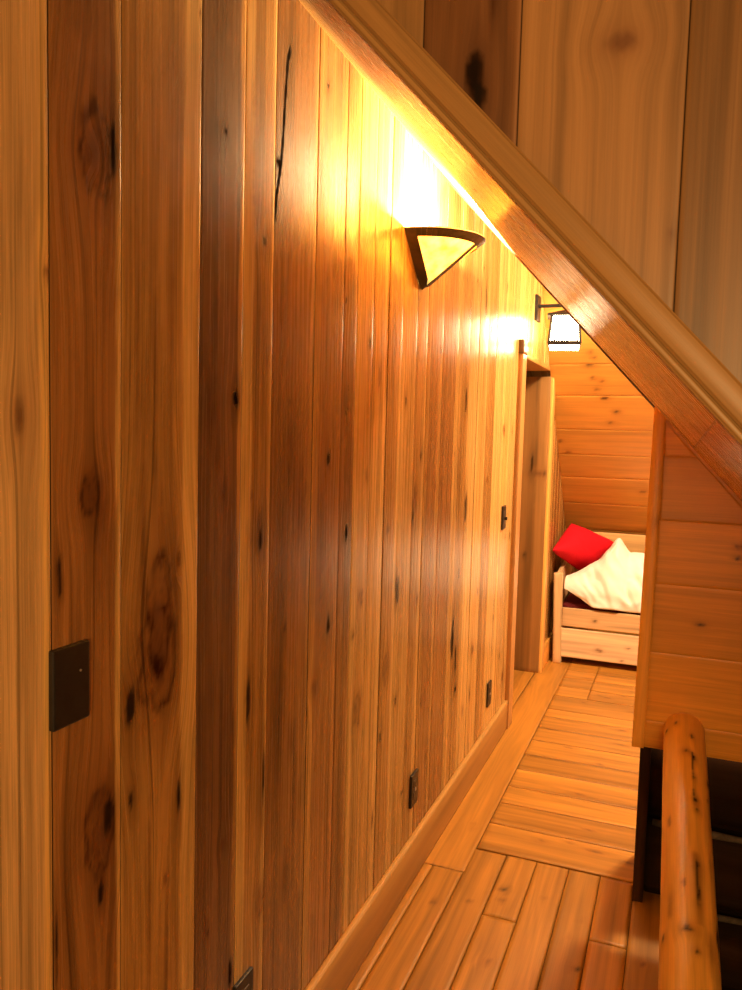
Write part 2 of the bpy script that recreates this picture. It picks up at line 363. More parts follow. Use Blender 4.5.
# baseboards
g = Grid()
pbox(g, (XW-.001, -1.5, 0), (XW+.020, 4.11, .16), 1, MID, seed=5, res=.04, bev=.004, sap=TAN, sr=.3, contrast=.6)
struct(g.build('baseboard_left', M_PINE))
g = Grid()
pbox(g, (XW-.001, 5.31, 0), (XW+.018, 6.6, .16), 1, PINE, seed=6, res=.04, bev=.004)
struct(g.build('baseboard_left.001', M_PINE))

# doorway: casings, head casing, jambs, closed plank door set back
g = Grid()
pbox(g, (XW, 4.11, 0), (XW+.026, 4.215, 2.0), 2, (.50, .25, .08), seed=8, knots=[(XW+.013, 4.11, 1.5, .008, .012, 1), (XW+.013, 4.11, .9, .008, .012, 1)])
pbox(g, (XW, 5.205, 0), (XW+.02, 5.30, 2.0), 2, PINE_P, seed=9)
pbox(g, (XW, 4.105, 2.0), (XW+.028, 4.218, 2.072), 1, DARK, seed=10)
struct(g.build('door_1', M_PINE))
g = Grid()
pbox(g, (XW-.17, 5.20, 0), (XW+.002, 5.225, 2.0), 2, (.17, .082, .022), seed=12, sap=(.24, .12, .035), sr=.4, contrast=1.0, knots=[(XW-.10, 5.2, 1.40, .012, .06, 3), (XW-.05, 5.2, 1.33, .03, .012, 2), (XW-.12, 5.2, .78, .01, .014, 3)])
pbox(g, (XW-.17, 4.20, 0), (XW+.002, 4.222, 2.0), 2, PINE, seed=13)
pbox(g, (XW-.17, 4.20, 1.996), (XW+.002, 5.22, 2.02), 1, MID, seed=14)
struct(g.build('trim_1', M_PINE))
g = Grid()
boards(g, [(4.22+i*.165, 4.22+(i+1)*.165, 0, 1.99, PINE, PINE_P, 0, 0) for i in range(6)], (XW-.165, 0, 0), (0, 1, 0), (0, 0, 1), (1, 0, 0), .03, .06, seed0=80)
g.box((XW-.2, 4.2, 0), (XW-.168, 5.21, 2.0))
struct(g.build('door_2', M_PINE))

# ------------------------------------------------------------------ FLOOR
g = Grid()
xs = [-.84, -.769, -.655, -.534, -.421, -.305, -.194, -.079, .045]
jo = [2.667, 2.667, 2.845, 2.45, 2.845, 2.845, 2.455, 2.845]
FK = [(-.50, 2.62, .012, .010, 3), (-.49, 2.55, .008, .008, 1), (-.59, 2.5, .007, .006, 3), (-.70, 2.45, .009, .009, 1), (-.36, 2.62, .006, .006, 1), (-.25, 2.45, .006, .006, 1), (-.23, 2.55, .006, .006, 1), (-.21, 2.3, .012, .010, 3), (-.46, 2.22, .014, .012, 1), (-.71, 3.02, .010, .008, 1), (-.70, 2.98, .008, .008, 1), (-.03, 2.4, .009, .008, 1)]
lst = []
RF = random.Random(12)
def fc(k=1.0): q = RF.uniform(.85, 1.15); return tuple(c*q*k for c in FLOOR_C)
for a, b, j in zip(xs[:-1], xs[1:], jo):
    lst.append((a, b, .9 if j < 2.5 else .75, j, fc(), FLOOR_C, 0, 0)); lst.append((a, b, -.6, .9 if j < 2.5 else .75, fc(), FLOOR_C, 0, 0)); lst.append((a, b, -1.5, -.6, fc(), FLOOR_C, 0, 0))
    if j in (2.45, 2.455): lst.append((a, b, j, 2.845, fc(), FLOOR_C, 0, 0))
boards(g, lst, (0, 0, 0), (1, 0, 0), (0, 1, 0), (0, 0, 1), .012, .02, .006, knots=FK, seed0=200, cup=.001, tilt=.006)
boards(g, [(-1.0, -.842, 4.0, 5.4, FLOOR_C, FLOOR_C, 0, 0), (-.84, -.652, 2.667, 6.95, FLOOR_C, FLOOR_C, 0, 0)], (0, 0, .0015), (1, 0, 0), (0, 1, 0), (0, 0, 1), .014, .02, .003, knots=FK, seed0=260, contrast=.7)
ys = [2.847, 3.06, 3.255, 3.43, 3.625, 3.82, 4.02, 4.22, 4.40, 4.53, 4.79, 4.98, 5.18, 5.36, 5.55, 5.8, 6.1, 6.5, 6.95]
lst = []
for i, (a, b) in enumerate(zip(ys[:-1], ys[1:])):
    xr = .06 if b < 2.9 else 1.62
    if 4.6 < a < 5.5:
        lst += [(a, b, -.652, -.457, fc(), FLOOR_C, 0, 0), (a, b, -.457, xr, fc(), FLOOR_C, 0, 0)]
    else: lst.append((a, b, -.652, xr, fc(), FLOOR_C, 0, 0))
CK = [(RF.uniform(2.9, 5.5), RF.uniform(-.6, .0), RF.uniform(.006, .014), RF.uniform(.012, .03), 1) for i in range(26)]
boards(g, lst, (0, 0, .003), (0, 1, 0), (1, 0, 0), (0, 0, 1), .014, .02, .006, knots=CK, seed0=300, cup=.001, tilt=.006, flip=True)
boards(g, [(.045+i*.13, .045+(i+1)*.13, -1.5, .70, fc(), FLOOR_C, 0, 0) for i in range(12)], (0, 0, 0), (1, 0, 0), (0, 1, 0), (0, 0, 1), .03, .06, .004, seed0=400)
g.box((-1.0, -1.5, -.18), (.045, 2.9, -.007)); g.box((-1.0, 2.9, -.18), (1.62, 7.0, -.007)); g.box((.045, -1.5, -.18), (1.62, .70, -.007))
struct(g.build('floor', M_FLOOR))

# ------------------------------------------------------------------ SLOPED CEILING over the passage
YN, YF = .86, 2.75
cz = lambda x, y: 2.511 - .0245*(y-.85) - 1.08*(x+.82)
g = Grid()
Dv = V3(1, 0, -1.08); Nn = V3(-1.08, 0, -1)/math.hypot(1.08, 1)   # underside faces down and towards the left wall
dep = [YN, 1.17, 1.50, 1.84, 2.18, 2.46, YF-.02]
RC = random.Random(4)
lst = []
for a, b in zip(dep[:-1], dep[1:]):
    q = RC.uniform(.85, 1.15)
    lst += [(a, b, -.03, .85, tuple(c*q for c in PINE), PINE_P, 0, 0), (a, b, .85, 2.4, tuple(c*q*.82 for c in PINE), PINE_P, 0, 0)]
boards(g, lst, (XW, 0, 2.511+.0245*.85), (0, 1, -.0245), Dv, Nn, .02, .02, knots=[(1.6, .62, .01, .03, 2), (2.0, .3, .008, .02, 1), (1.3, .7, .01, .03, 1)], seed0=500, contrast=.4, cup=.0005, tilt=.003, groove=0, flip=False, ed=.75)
P = []
for off in (.005, .09):
    for (x, yy) in ((XW-.02, YN), (1.55, YN), (1.55, YF-.02), (XW-.02, YF-.02)): P.append((x, yy, cz(x, yy)+off))
g.hexa(P)
struct(g.build('ceiling', M_SOFFIT))
g = Grid()      # edge board closing the slope's end, its dark colour stands for a shadow line
P = []
for off in (-.008, .10):
    for (x, yy) in ((XW, YF-.02), (1.55, YF-.02), (1.55, YF), (XW, YF)): P.append((x, yy, cz(x, yy)+off))
g.hexa(P, (.10, .045, .018))
struct(g.build('trim_2', M_PINE))

# ------------------------------------------------------------------ GABLE WALL above the opening
zl = lambda x: 1.568 - 1.08*(x-.053)
g = Grid()
W0 = SAP; WB = (.205, .098, .032)
lst = [(-.82, -.62, lambda q: zl(q)+.03, 2.9, MID, SAP, 0, 0), (-.62, -.45, lambda q: zl(q)+.03, 2.9, TAN, SAP, 0, 0), (-.45, -.287, lambda q: zl(q)+.03, 2.9, (.25, .125, .042), SAP, 0, 0),
       (-.287, -.18, lambda q: zl(q)+.03, 2.9, (.155, .062, .020), (.25, .11, .04), 0, .08), (-.18, -.016, lambda q: zl(q)+.03, 2.9, (.27, .135, .050), SAP, 0, 0),
       (-.016, .16, lambda q: zl(q)+.03, 2.9, WB, MID, 0, 0)]
GK = [(-.228, 1.955, .010, .030, 3), (-.222, 1.93, .009, .022, 3), (-.078, 1.965, .016, .012, 1), (-.021, 1.773, .003, .008, 1), (-.21, 2.03, .006, .04, 4)]
boards(g, lst[:2], (0, YN-.011, 0), (1, 0, 0), (0, 0, 1), (0, -1, 0), .02, .03, knots=(), seed0=600, cup=.0005)
boards(g, lst[2:], (0, YN-.011, 0), (1, 0, 0), (0, 0, 1), (0, -1, 0), .005, .008, knots=GK, seed0=610, cup=.0003, contrast=.85, groove=.0006, ed=.5)
boards(g, [(.16+i*.14, .16+(i+1)*.14, lambda q: np.maximum(zl(q)+.03, .0), 2.9, (MID, TAN, SAP)[i % 3], SAP, 0, .1) for i in range(10)], (0, YN-.011, 0), (1, 0, 0), (0, 0, 1), (0, -1, 0), .03, .05, seed0=620)
P = [(XW, YN-.006, zl(XW)+.03), (1.45, YN-.006, zl(1.45)+.03), (1.45, YN+.05, zl(1.45)+.03), (XW, YN+.05, zl(XW)+.03), (XW, YN-.006, 2.9), (1.45, YN-.006, 2.9), (1.45, YN+.05, 2.9), (XW, YN+.05, 2.9)]
g.hexa(P)
struct(g.build('wall_front', M_GABLE))
# sloped trim along the opening: flat board and a small bead below it
ang = math.atan(1.08)
def slope_frame(P):
    L = P[:, 0]; hgt = P[:, 2]
    return np.stack([.053 + L*math.cos(ang) + hgt*math.sin(ang), P[:, 1], 1.568 - L*math.sin(ang) + hgt*math.cos(ang)], 1)
g = Grid()
pbox(g, (-1.18, YN-.030, .009), (1.9, YN+.02, .036), 0, (.30, .155, .05), seed=31, res=.02, bev=.003, shear=slope_frame, contrast=.5)
struct(g.build('trim_3', M_GABLE))
g = Grid()
pbox(g, (-1.18, YN-.027, -.001), (1.9, YN+.02, .0088), 0, (.32, .17, .056), seed=33, res=.02, bev=.003, shear=slope_frame, contrast=.5)
struct(g.build('trim_4', M_GABLE))

# ------------------------------------------------------------------ boarded panel under the slope, post and stained log wall below
YP = 2.70
xl = lambda z: -.1065 + (z-.56)*.0125
g = Grid()
top = lambda z: -.82 + (2.463 - z)/1.08 - .01
sm = [.56, .648, .879, 1.105, 1.312, 1.52, 1.69]
lst = []
RP = random.Random(9)
for i, (a, b) in enumerate(zip(sm[:-1], sm[1:])):
    q = RP.uniform(.9, 1.1)
    lst.append((a, b, lambda z: xl(z)+.036, lambda z: np.maximum(xl(z)+.037, top(z)), tuple(c*q for c in PANEL_C), PANEL_C, 0, 0))
boards(g, lst, (0, YP, 0), (0, 0, 1), (1, 0, 0), (0, -1, 0), .008, .012, .0004, knots=[(.984, .081, .006, .012, 3), (1.243, .185, .008, .014, 2), (1.209, .178, .006, .01, 3)], seed0=700, contrast=.4, cup=.0001, tilt=.0004, flip=False, ed=.2)
g.hexa([(xl(.56), YP+.003, .555), (1.0, YP+.003, .555), (1.0, YP+.05, .555), (xl(.56), YP+.05, .555),
        (xl(1.69), YP+.003, 1.69), (xl(1.69)+.006, YP+.003, 1.69), (xl(1.69)+.006, YP+.05, 1.69), (xl(1.69), YP+.05, 1.69)], (.70, .29, .03))
struct(g.build('wall_right', M_PINE))
g = Grid()
def lean(P):
    P = P.copy(); P[:, 0] += (P[:, 2]-.56)*.0125; return P
pbox(g, (-.1065, YP-.008, .553), (-.0685, YP+.052, 1.675), 2, (.80, .36, .05), seed=41, knots=[(-.07, YP-.008, 1.30, .02, .012, 1)], shear=lean, contrast=.5)
struct(g.build('trim_5', M_PINE))
g = Grid()
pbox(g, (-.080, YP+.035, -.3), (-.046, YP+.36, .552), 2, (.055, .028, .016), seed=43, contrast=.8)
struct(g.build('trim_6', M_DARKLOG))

def log_mesh(g, a, b, rad, base, seed, n=40, m=60, knots=(), lump=.05, contrast=.8, col_end=None, cracks=()):
    a = np.array(a, float); b = np.array(b, float); L = np.linalg.norm(b-a); d = (b-a)/L
    up = V3(0, 0, 1) if abs(d[2]) < .9 else V3(1, 0, 0)
    s = np.cross(d, up); s /= np.linalg.norm(s); u = np.cross(s, d)
    t = np.linspace(0, 1, m); th = np.linspace(0, 2*np.pi, n, endpoint=False)
    T, A = np.meshgrid(t, th)
    T, A = T.ravel(), A.ravel()
    r = rad(T) if callable(rad) else np.full_like(T, rad)
    R0 = r.mean()
    bump = lump*(fbm(np.cos(A)*1.3+seed*5+9, np.sin(A)*1.3+T*L*4+seed, 3)-.5)*2 + .35*lump*(fbm(np.cos(A)*4+seed+20, T*L*16+np.sin(A)*4, 2)-.5)
    for (kt, ka, ru, rv, kind) in knots:
        dd = ((np.angle(np.exp(1j*(A-ka)))*R0)/(ru*2.5))**2 + ((T-kt)*L/(rv*2.5))**2
        bump = bump + .05*np.exp(-dd)*(kind == 3)
    r = r*(1+bump)
    cap = np.minimum(T, 1-T)*L
    r = r*np.where(cap < .02, np.sqrt(np.clip(1-((.02-cap)/.021)**2, 0, 1))*.25+.75, 1)
    P = a + T[:, None]*(b-a) + (np.cos(A)*r)[:, None]*s + (np.sin(A)*r)[:, None]*u
    w = A*R0
    kn = []
    for (kt, ka, ru, rv, kind) in knots: kn.append((ka*R0, kt*L, ru, rv, kind))
    C, gx = wood_paint(w, T*L, base, base, 0, 0, A/(2*np.pi), kn, cracks, seed, contrast)
    G = np.stack([gx, np.full_like(gx, seed*2.1), T*L], 1)
    g.grid(P, C, G, n, m, True, wrap=True)
    for e, tt in ((0, 0.), (1, 1.)):
        ring = P.reshape(n, m, 3)[:, 0 if e == 0 else -1]; c = ring.mean(0)
        Q = np.concatenate([ring, c+(ring-c)*.5, np.tile(c, (n, 1))])
        Cc = np.tile(np.array(col_end or base)*.8, (len(Q), 1))
        i = np.arange(n); j = np.roll(i, -1)
        F = np.concatenate([np.stack([i, j, j+n, i+n], 1), np.stack([i+n, j+n, j+2*n, i+2*n], 1)])
        if e == 1: F = F[:, ::-1]
        g.add(Q, F, Cc, Q*.5)
g = Grid()
zz = .555-.145
for i in range(9):
    zc = .555 - .02 - .14 - i*.285
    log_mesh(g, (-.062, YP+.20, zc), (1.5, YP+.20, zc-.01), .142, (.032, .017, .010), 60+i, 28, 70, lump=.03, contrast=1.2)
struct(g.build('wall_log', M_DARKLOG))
bm = bmesh.new()
for i in range(8):
    zc = .555 - .02 - .14 - i*.285 - .1425
    r = random.Random(i)
    pts = [(-.03+k*.1, YP+.105+.006*r.random(), zc+.012*(r.random()-.5)-k*.0006) for k in range(16)]
    tube(bm, pts, [.010+.006*r.random() for _ in pts], 8)
struct(obj('trim_7', bm, M_CHINK, smooth=True))

# ------------------------------------------------------------------ FAR ROOF SLOPE with horizontal pine boards
e = V3(0, .97, -1)       # down the slope per metre of height
nf = V3(0, -1, -.97); nf /= np.linalg.norm(nf)
g = Grid()
zs = [3.3, 3.06, 2.83, 2.62, 2.43, 2.24, 2.034, 1.846, 1.629, 1.455, 1.289, 1.086, .869, .66, .45, .24, .03]
KF = [(-0.566, 2.102, 1), (-0.544, 2.069, 1), (-0.576, 2.029, 3), (-0.556, 1.954, 1), (-0.535, 1.888, 1), (-0.502, 1.936, 1), (-0.487, 1.834, 3), (-0.415, 1.747, 3), (-0.455, 1.676, 1), (-0.801, 1.547, 1), (-0.752, 1.471, 1), (-.25, 1.2, 1)]
kn = [(2.443-z, x, .011, .020, k) for x, z, k in KF]
RW = random.Random(21); lst = []
for a, b in zip(zs[:-1], zs[1:]):
    q = RW.uniform(.92, 1.08)
    lst.append((2.443-a, 2.443-b, -.82, 1.6, tuple(c*q for c in PINE), PINE_P, 0, 0))
boards(g, lst, (0, 4.733, 2.443), e, (1, 0, 0), nf, .012, .02, knots=kn, seed0=800, contrast=.4, cup=.0003, tilt=.002, groove=.0006, flip=True, ed=.25)
g.hexa([(-1.0, fary(0)+.01, 0.), (1.65, fary(0)+.01, 0.), (1.65, fary(0)+.25, 0.), (-1.0, fary(0)+.25, 0.), (-1.0, fary(3.3)+.01, 3.3), (1.65, fary(3.3)+.01, 3.3), (1.65, fary(3.3)+.25, 3.3), (-1.0, fary(3.3)+.25, 3.3)])
struct(g.build('wall_back', M_PINE))

# ------------------------------------------------------------------ rest of the shell (behind and beside the view)
def shell(name, lo, hi, mat=M_PLASTER):
    bm = bmesh.new(); bbox(bm, lo, hi); return struct(obj(name, bm, mat))
shell('wall_east', (1.60, -1.5, -2.6), (1.70, 7.0, 3.3))
shell('wall_south', (-1.0, -1.6, 0), (1.70, -1.5, 3.0))
shell('ceiling_room', (-1.0, -1.6, 2.9), (1.70, YN+.05, 3.0))
shell('ceiling_upper', (-1.0, YN+.05, 3.3), (1.70, 4.1, 3.4))
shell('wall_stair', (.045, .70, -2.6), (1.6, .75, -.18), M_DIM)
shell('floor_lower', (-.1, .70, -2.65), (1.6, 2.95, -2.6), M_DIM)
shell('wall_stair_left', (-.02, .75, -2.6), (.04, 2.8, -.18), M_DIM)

# ------------------------------------------------------------------ LOG HANDRAIL
rail = thing('log_handrail', 'peeled golden log handrail with dark knots, ending against the boarded panel', 'handrail', (.06, .62, 0))
g = Grid()
a, b = (.078, .55, .468), (.052, 2.715, .630)
LL = 2.17
def ky(y): return (y-.55)/(2.715-.55)
top_a = math.pi/2
kn = [(ky(yy), top_a+da, r1, r2, k) for yy, da, r1, r2, k in ((2.53, -.25, .006, .020, 3), (2.42, .0, .007, .014, 3), (2.39, -.33, .005, .016, 3), (2.27, -.30, .004, .016, 3),
     (2.15, -.30, .008, .016, 3), (2.10, -.36, .006, .010, 3), (1.86, -.28, .007, .022, 3), (1.75, -.30, .005, .050, 3), (1.63, .10, .012, .012, 3), (1.57, -.20, .005, .008, 3),
     (1.78, .20, .004, .022, 1), (1.72, .75, .008, .06, 4), (1.62, 1.05, .005, .012, 3), (2.05, .8, .006, .03, 1), (1.9, -.95, .006, .05, 4), (1.66, -1.15, .008, .05, 3), (2.3, -1.1, .006, .03, 3), (1.6, -.75, .012, .06, 4), (2.60, 1.0, .006, .012, 3), (2.62, .45, .005, .012, 3), (2.2, -1.0, .004, .02, 3))]
crk = [([((top_a-.31)*.058, ky(2.42)*LL), ((top_a-.33)*.058, ky(2.12)*LL)], .0009), ([((top_a-.28)*.058, ky(1.9)*LL), ((top_a-.31)*.056, ky(1.66)*LL)], .0013)]
log_mesh(g, a, b, lambda t: .049+.014*t, (.76, .42, .075), 3, 72, 220, knots=kn, cracks=crk, lump=.035, contrast=.55)
g.build('rail', M_LOG, rail)
g = Grid()
log_mesh(g, (.078, .58, 0), (.078, .58, .46), .055, (.76, .42, .075), 5, 32, 30, lump=.04, contrast=.55)
g.build('post', M_LOG, rail)

# ------------------------------------------------------------------ WALL PLATES
def plate(name, label, cat, y, z, kind, group=None):
    t = thing(name, label, cat, (XW, y, z), group)
    bm = bmesh.new(); bbox(bm, (XW-.002, y-.037, z-.059), (XW+.0095, y+.037, z+.059)); obj('plate', bm, M_PLATE, t, bevel=.003)
    if kind == 'blank':
        for dz in (.030,):
            bm = bmesh.new(); tube(bm, [(XW+.008, y+.016, z+.018), (XW+.011, y+.016, z+.018)], .0018, 10); obj('screw', bm, M_SCREW, t)
    elif kind == 'outlet':
        for dz in (-.021, .021):
            bm = bmesh.new(); bbox(bm, (XW+.006, y-.017, z+dz-.014), (XW+.0115, y+.017, z+dz+.014)); o = obj('socket', bm, M_INSERT, t, bevel=.003)
            bm = bmesh.new()
            for dy in (-.006, .006): bbox(bm, (XW+.011, y+dy-.001, z+dz-.002), (XW+.0119, y+dy+.001, z+dz+.007))
            tube(bm, [(XW+.011, y, z+dz-.008), (XW+.0119, y, z+dz-.008)], .0025, 8)
            obj('slots', bm, M_BRONZE, o)
        bm = bmesh.new(); tube(bm, [(XW+.009, y, z), (XW+.013, y, z)], .006, 12); obj('screw', bm, M_SCREW, t, bevel=.001)
    else:
        bm = bmesh.new(); bbox(bm, (XW+.007, y-.016, z-.033), (XW+.011, y+.016, z+.033)); o = obj('rocker_frame', bm, M_INSERT, t, bevel=.002)
        bm = bmesh.new(); bbox(bm, (XW+.010, y-.005, z-.012), (XW+.024, y+.005, z+.004)); obj('lever', bm, M_BRONZE, t, bevel=.002)
plate('wall_plate', 'dark bronze blank wall plate at switch height, largest of the wall plates', 'wall plate', .888, 1.191, 'blank')
plate('electrical_outlet', 'dark outlet plate low on the near boards, cut by the bottom frame edge', 'outlet', 1.397, .342, 'outlet', 'outlets along the boarded wall')
plate('electrical_outlet', 'dark bronze outlet plate just above the middle of the long baseboard', 'outlet', 2.553, .328, 'outlet', 'outlets along the boarded wall')
plate('electrical_outlet', 'dark outlet plate low on the wall nearest the doorway', 'outlet', 3.707, .318, 'outlet', 'outlets along the boarded wall')
plate('light_switch', 'small dark switch plate at shoulder height beside the doorway casing', 'switch', 3.885, 1.165, 'switch')

# ------------------------------------------------------------------ SCONCE: half-cone of amber glass in a dark metal frame
SY, SZT, SZB, SR, SD = 2.475, 2.192, 2.052, .172, .198
sco = thing('wall_sconce', 'half-cone wall sconce of glowing amber glass in dark bronze frame', 'wall lamp', (XW, SY, SZB))
def cone_pt(th, k, off=0.0):       # th 0..pi from near wall edge over the front to the far wall edge, k 0 bottom..1 top
    r0 = .020; r = r0 + (1-r0/SR)*0 + (1)*(k*(SR-r0)) + off; d = r*SD/SR
    return Vector((XW + d*math.sin(th), SY - r*math.cos(th), SZB + k*(SZT-SZB)))
for t0, t1 in ((0.02, math.pi/2), (math.pi/2, math.pi-.02)):
    bm = bmesh.new(); n, m = 16, 8
    vv = [[bm.verts.new(cone_pt(t0+(t1-t0)*i/n, j/m)) for j in range(m+1)] for i in range(n+1)]
    for i in range(n):
        for j in range(m): bm.faces.new((vv[i][j], vv[i+1][j], vv[i+1][j+1], vv[i][j+1]))
    o = obj('glass_panel', bm, M_AMBER, sco, smooth=True)
    s = o.modifiers.new('Solidify', 'SOLIDIFY'); s.thickness = .003
def strip(bm, f0, f1, n, th):      # a strip of metal between two edge curves, th thick outward
    A = [f0(i/n) for i in range(n+1)]; B = [f1(i/n) for i in range(n+1)]
    c = Vector((XW, SY, (SZB+SZT)/2))
    for i in range(n):
        q = [A[i], A[i+1], B[i+1], B[i]]
        nr = (q[1]-q[0]).cross(q[3]-q[0]).normalized()
        if nr.dot(q[0]-c) < 0: nr = -nr
        hexb(bm, [p + nr*.001 for p in q] + [p + nr*th for p in q])
bm = bmesh.new()
strip(bm, lambda t: cone_pt(math.pi*t, .87), lambda t: cone_pt(math.pi*t, 1.02), 36, .006)
obj('rim_band', bm, M_BRONZE, sco)
for c0, w in ((.0, 1), (math.pi, -1)):
    bm = bmesh.new()
    strip(bm, lambda t: cone_pt(c0, t), lambda t: cone_pt(c0+w*min(1.2, .030/(.020+t*(SR-.02))), t), 8, .006)
    obj('edge_strip', bm, M_BRONZE, sco)
bm = bmesh.new()
strip(bm, lambda t: cone_pt(math.pi/2-min(1.2, .010/(.02+t*(SR-.02))), t), lambda t: cone_pt(math.pi/2+min(1.2, .010/(.02+t*(SR-.02))), t), 8, .006)
obj('front_strip', bm, M_BRONZE, sco)
bm = bmesh.new()
n = 12; ap = bm.verts.new((XW+.004, SY, SZB-.016)); bk = [bm.verts.new(cone_pt(math.pi*i/n, .10, .003)) for i in range(n+1)]
for i in range(n): bm.faces.new((ap, bk[i+1], bk[i]))
bm.faces.new([ap]+bk)
obj('bottom_cap', bm, M_BRONZE, sco, smooth=False)
bm = bmesh.new(); bbox(bm, (XW-.002, SY-.05, SZB+.02), (XW+.012, SY+.05, SZT-.01)); obj('back_plate', bm, M_BRONZE, sco, bevel=.002)
bm = bmesh.new(); tube(bm, [(XW+.01, SY, SZB+.06), (XW+.075, SY, SZB+.065), (XW+.075, SY, SZB+.075)], .012, 10); obj('lamp_holder', bm, M_BRONZE, sco)
bm = bmesh.new(); bmesh.ops.create_uvsphere(bm, u_segments=16, v_segments=10, radius=.022, matrix=Matrix.Translation((XW+.075, SY, SZB+.098))); obj('bulb', bm, M_BULB, sco, smooth=True)

# ------------------------------------------------------------------ LANTERN
LX, LY = -.655, 4.58
lan = thing('lantern', 'small square lantern with bright frosted panes hanging from a wall bracket', 'wall lantern', (XW, LY, 2.31))
bm = bmesh.new(); bbox(bm, (XW-.002, LY-.055, 2.228), (XW+.016, LY+.055, 2.372)); obj('wall_mount', bm, M_IRON, lan, bevel=.004)
bm = bmesh.new(); beam(bm, (XW+.01, LY, 2.313), (LX+.05, LY, 2.313), .018, .018); obj('arm', bm, M_IRON, lan, bevel=.003)
bm = bmesh.new(); tube(bm, [(LX, LY, 2.318), (LX, LY, 2.272)], [.006, .008], 10); obj('hanger', bm, M_IRON, lan)
bm = bmesh.new()
q = .098
v = [bm.verts.new((LX+i*q, LY+j*q, 2.247)) for i, j in ((-1,-1),(1,-1),(1,1),(-1,1))]
w = [bm.verts.new((LX+i*q, LY+j*q, 2.255)) for i, j in ((-1,-1),(1,-1),(1,1),(-1,1))]
x = [bm.verts.new((LX+i*.022, LY+j*.022, 2.283)) for i, j in ((-1,-1),(1,-1),(1,1),(-1,1))]
for A, B in ((v, w), (w, x)):
    for i in range(4): bm.faces.new((A[i], A[(i+1) % 4], B[(i+1) % 4], B[i]))
bm.faces.new(v[::-1]); bm.faces.new(x)
obj('cap', bm, M_IRON, lan)
zt, zb, ht, hb = 2.247, 2.092, .073, .086
for i, j in ((-1,-1),(1,-1),(1,1),(-1,1)):
    bm = bmesh.new(); beam(bm, (LX+i*ht, LY+j*ht, zt), (LX+i*hb, LY+j*hb, zb), .010, .010, (i, j, 0)); obj('corner_bar', bm, M_IRON, lan)
for ax in range(4):
    c, s = math.cos(ax*math.pi/2), math.sin(ax*math.pi/2)
    def R(p): return Vector((LX + p[0]*c - p[1]*s, LY + p[0]*s + p[1]*c, p[2]))
    bm = bmesh.new()
    P = [(-ht+.003, -ht+.002, zt), (ht-.003, -ht+.002, zt), (ht-.003, -ht+.005, zt), (-ht+.003, -ht+.005, zt), (-hb+.003, -hb+.002, zb), (hb-.003, -hb+.002, zb), (hb-.003, -hb+.005, zb), (-hb+.003, -hb+.005, zb)]
    hexb(bm, [R(p) for p in P]); o = obj('pane', bm, M_LANTGLASS, lan)
    bm = bmesh.new(); r = random.Random(ax+4)      # cut-out tree line along the bottom and twigs from the top
    hw = hb
    def yy(z): return -(hb + (ht-hb)*(z-zb)/(zt-zb)) - .0005
    def flat(poly):
        a = [bm.verts.new(R((p[0], yy(p[1]), p[1]))) for p in poly]; b2 = [bm.verts.new(R((p[0], yy(p[1])-.002, p[1]))) for p in poly]
        n = len(a); bm.faces.new(a); bm.faces.new(b2[::-1])
        for i in range(n): bm.faces.new((a[i], b2[i], b2[(i+1) % n], a[(i+1) % n]))
    poly = [(-hw+.004, zb+.003)]; top = []; xk = -hw+.004
    while xk < hw-.012:
        wd = r.uniform(.006, .012); h2 = r.uniform(.005, .022)
        top += [(xk, zb+.012), (xk+wd*.45, zb+.013+h2), (xk+wd*.6, zb+.013+h2)]; xk += wd
    flat(poly + top + [(xk, zb+.012), (xk, zb+.003)])
    obj('tree_cutout', bm, M_IRON, lan)
    bm = bmesh.new(); top = [(-ht+.003, zt-.001), (-ht+.003, zt-.004)]
    for xk in (-.045, -.012, .030):
        h2 = r.uniform(.02, .045); top += [(xk, zt-.005), (xk+.001, zt-h2), (xk+.003, zt-h2), (xk+.005, zt-.005)]
    flat(top + [(ht-.003, zt-.004), (ht-.003, zt-.001)])
    obj('twig_cutout', bm, M_IRON, lan)
    bm = bmesh.new(); bbox(bm, (-hb-.003, -hb-.003, zb-.008), (hb+.003, -hb+.006, zb+.012), None)
    for vtx in bm.verts: vtx.co = R(vtx.co)
    obj('bottom_rail', bm, M_IRON, lan)
bm = bmesh.new(); hexb(bm, [(LX+i*.080, LY+j*.080, 2.070) for i, j in ((-1,-1),(1,-1),(1,1),(-1,1))] + [(LX+i*.082, LY+j*.082, 2.0865) for i, j in ((-1,-1),(1,-1),(1,1),(-1,1))])
obj('glass_base', bm, M_LANTGLASS, lan)

turn = Matrix.Translation((LX, LY, 0)) @ Matrix.Rotation(math.radians(8), 4, 'Z') @ Matrix.Translation((-LX, -LY, 0))
for ch in lan.children:                     # the lantern hangs turned slightly on its arm
    if ch.name.split('.')[0] not in ('wall_mount', 'arm'): ch.data.transform(turn)

# ------------------------------------------------------------------ BED
bed = thing('bed', 'low light pine bed with a wide plain drawer under the mattress', 'bed', (-.2, 5.52, 0))
BP = (.74, .50, .26)
def part(name, parent, *boxes, mat=M_PINE):
    g = Grid()
    for bx in boxes: pbox(g, *bx[:-1], **bx[-1])
    return g.build(name, mat, parent)
def lean2(P):
    P = P.copy(); P[:, 0] -= (P[:, 2])*.03; return P
part('post', bed, ((-.770, 5.50, 0.0), (-.712, 5.556, .632), 2, BP, dict(seed=51, bev=.006, shear=lean2)))
part('post', bed, ((-.770, 6.12, 0.0), (-.712, 6.172, .64), 2, BP, dict(seed=52, bev=.006, shear=lean2)))
part('post', bed, ((1.15, 5.50, 0.0), (1.21, 5.556, .632), 2, BP, dict(seed=53, bev=.006)))
part('post', bed, ((1.15, 6.12, 0.0), (1.21, 6.172, .64), 2, BP, dict(seed=54, bev=.006)))
def rise(P):
    P = P.copy(); P[:, 2] += (P[:, 1]-5.556)*.10; return P
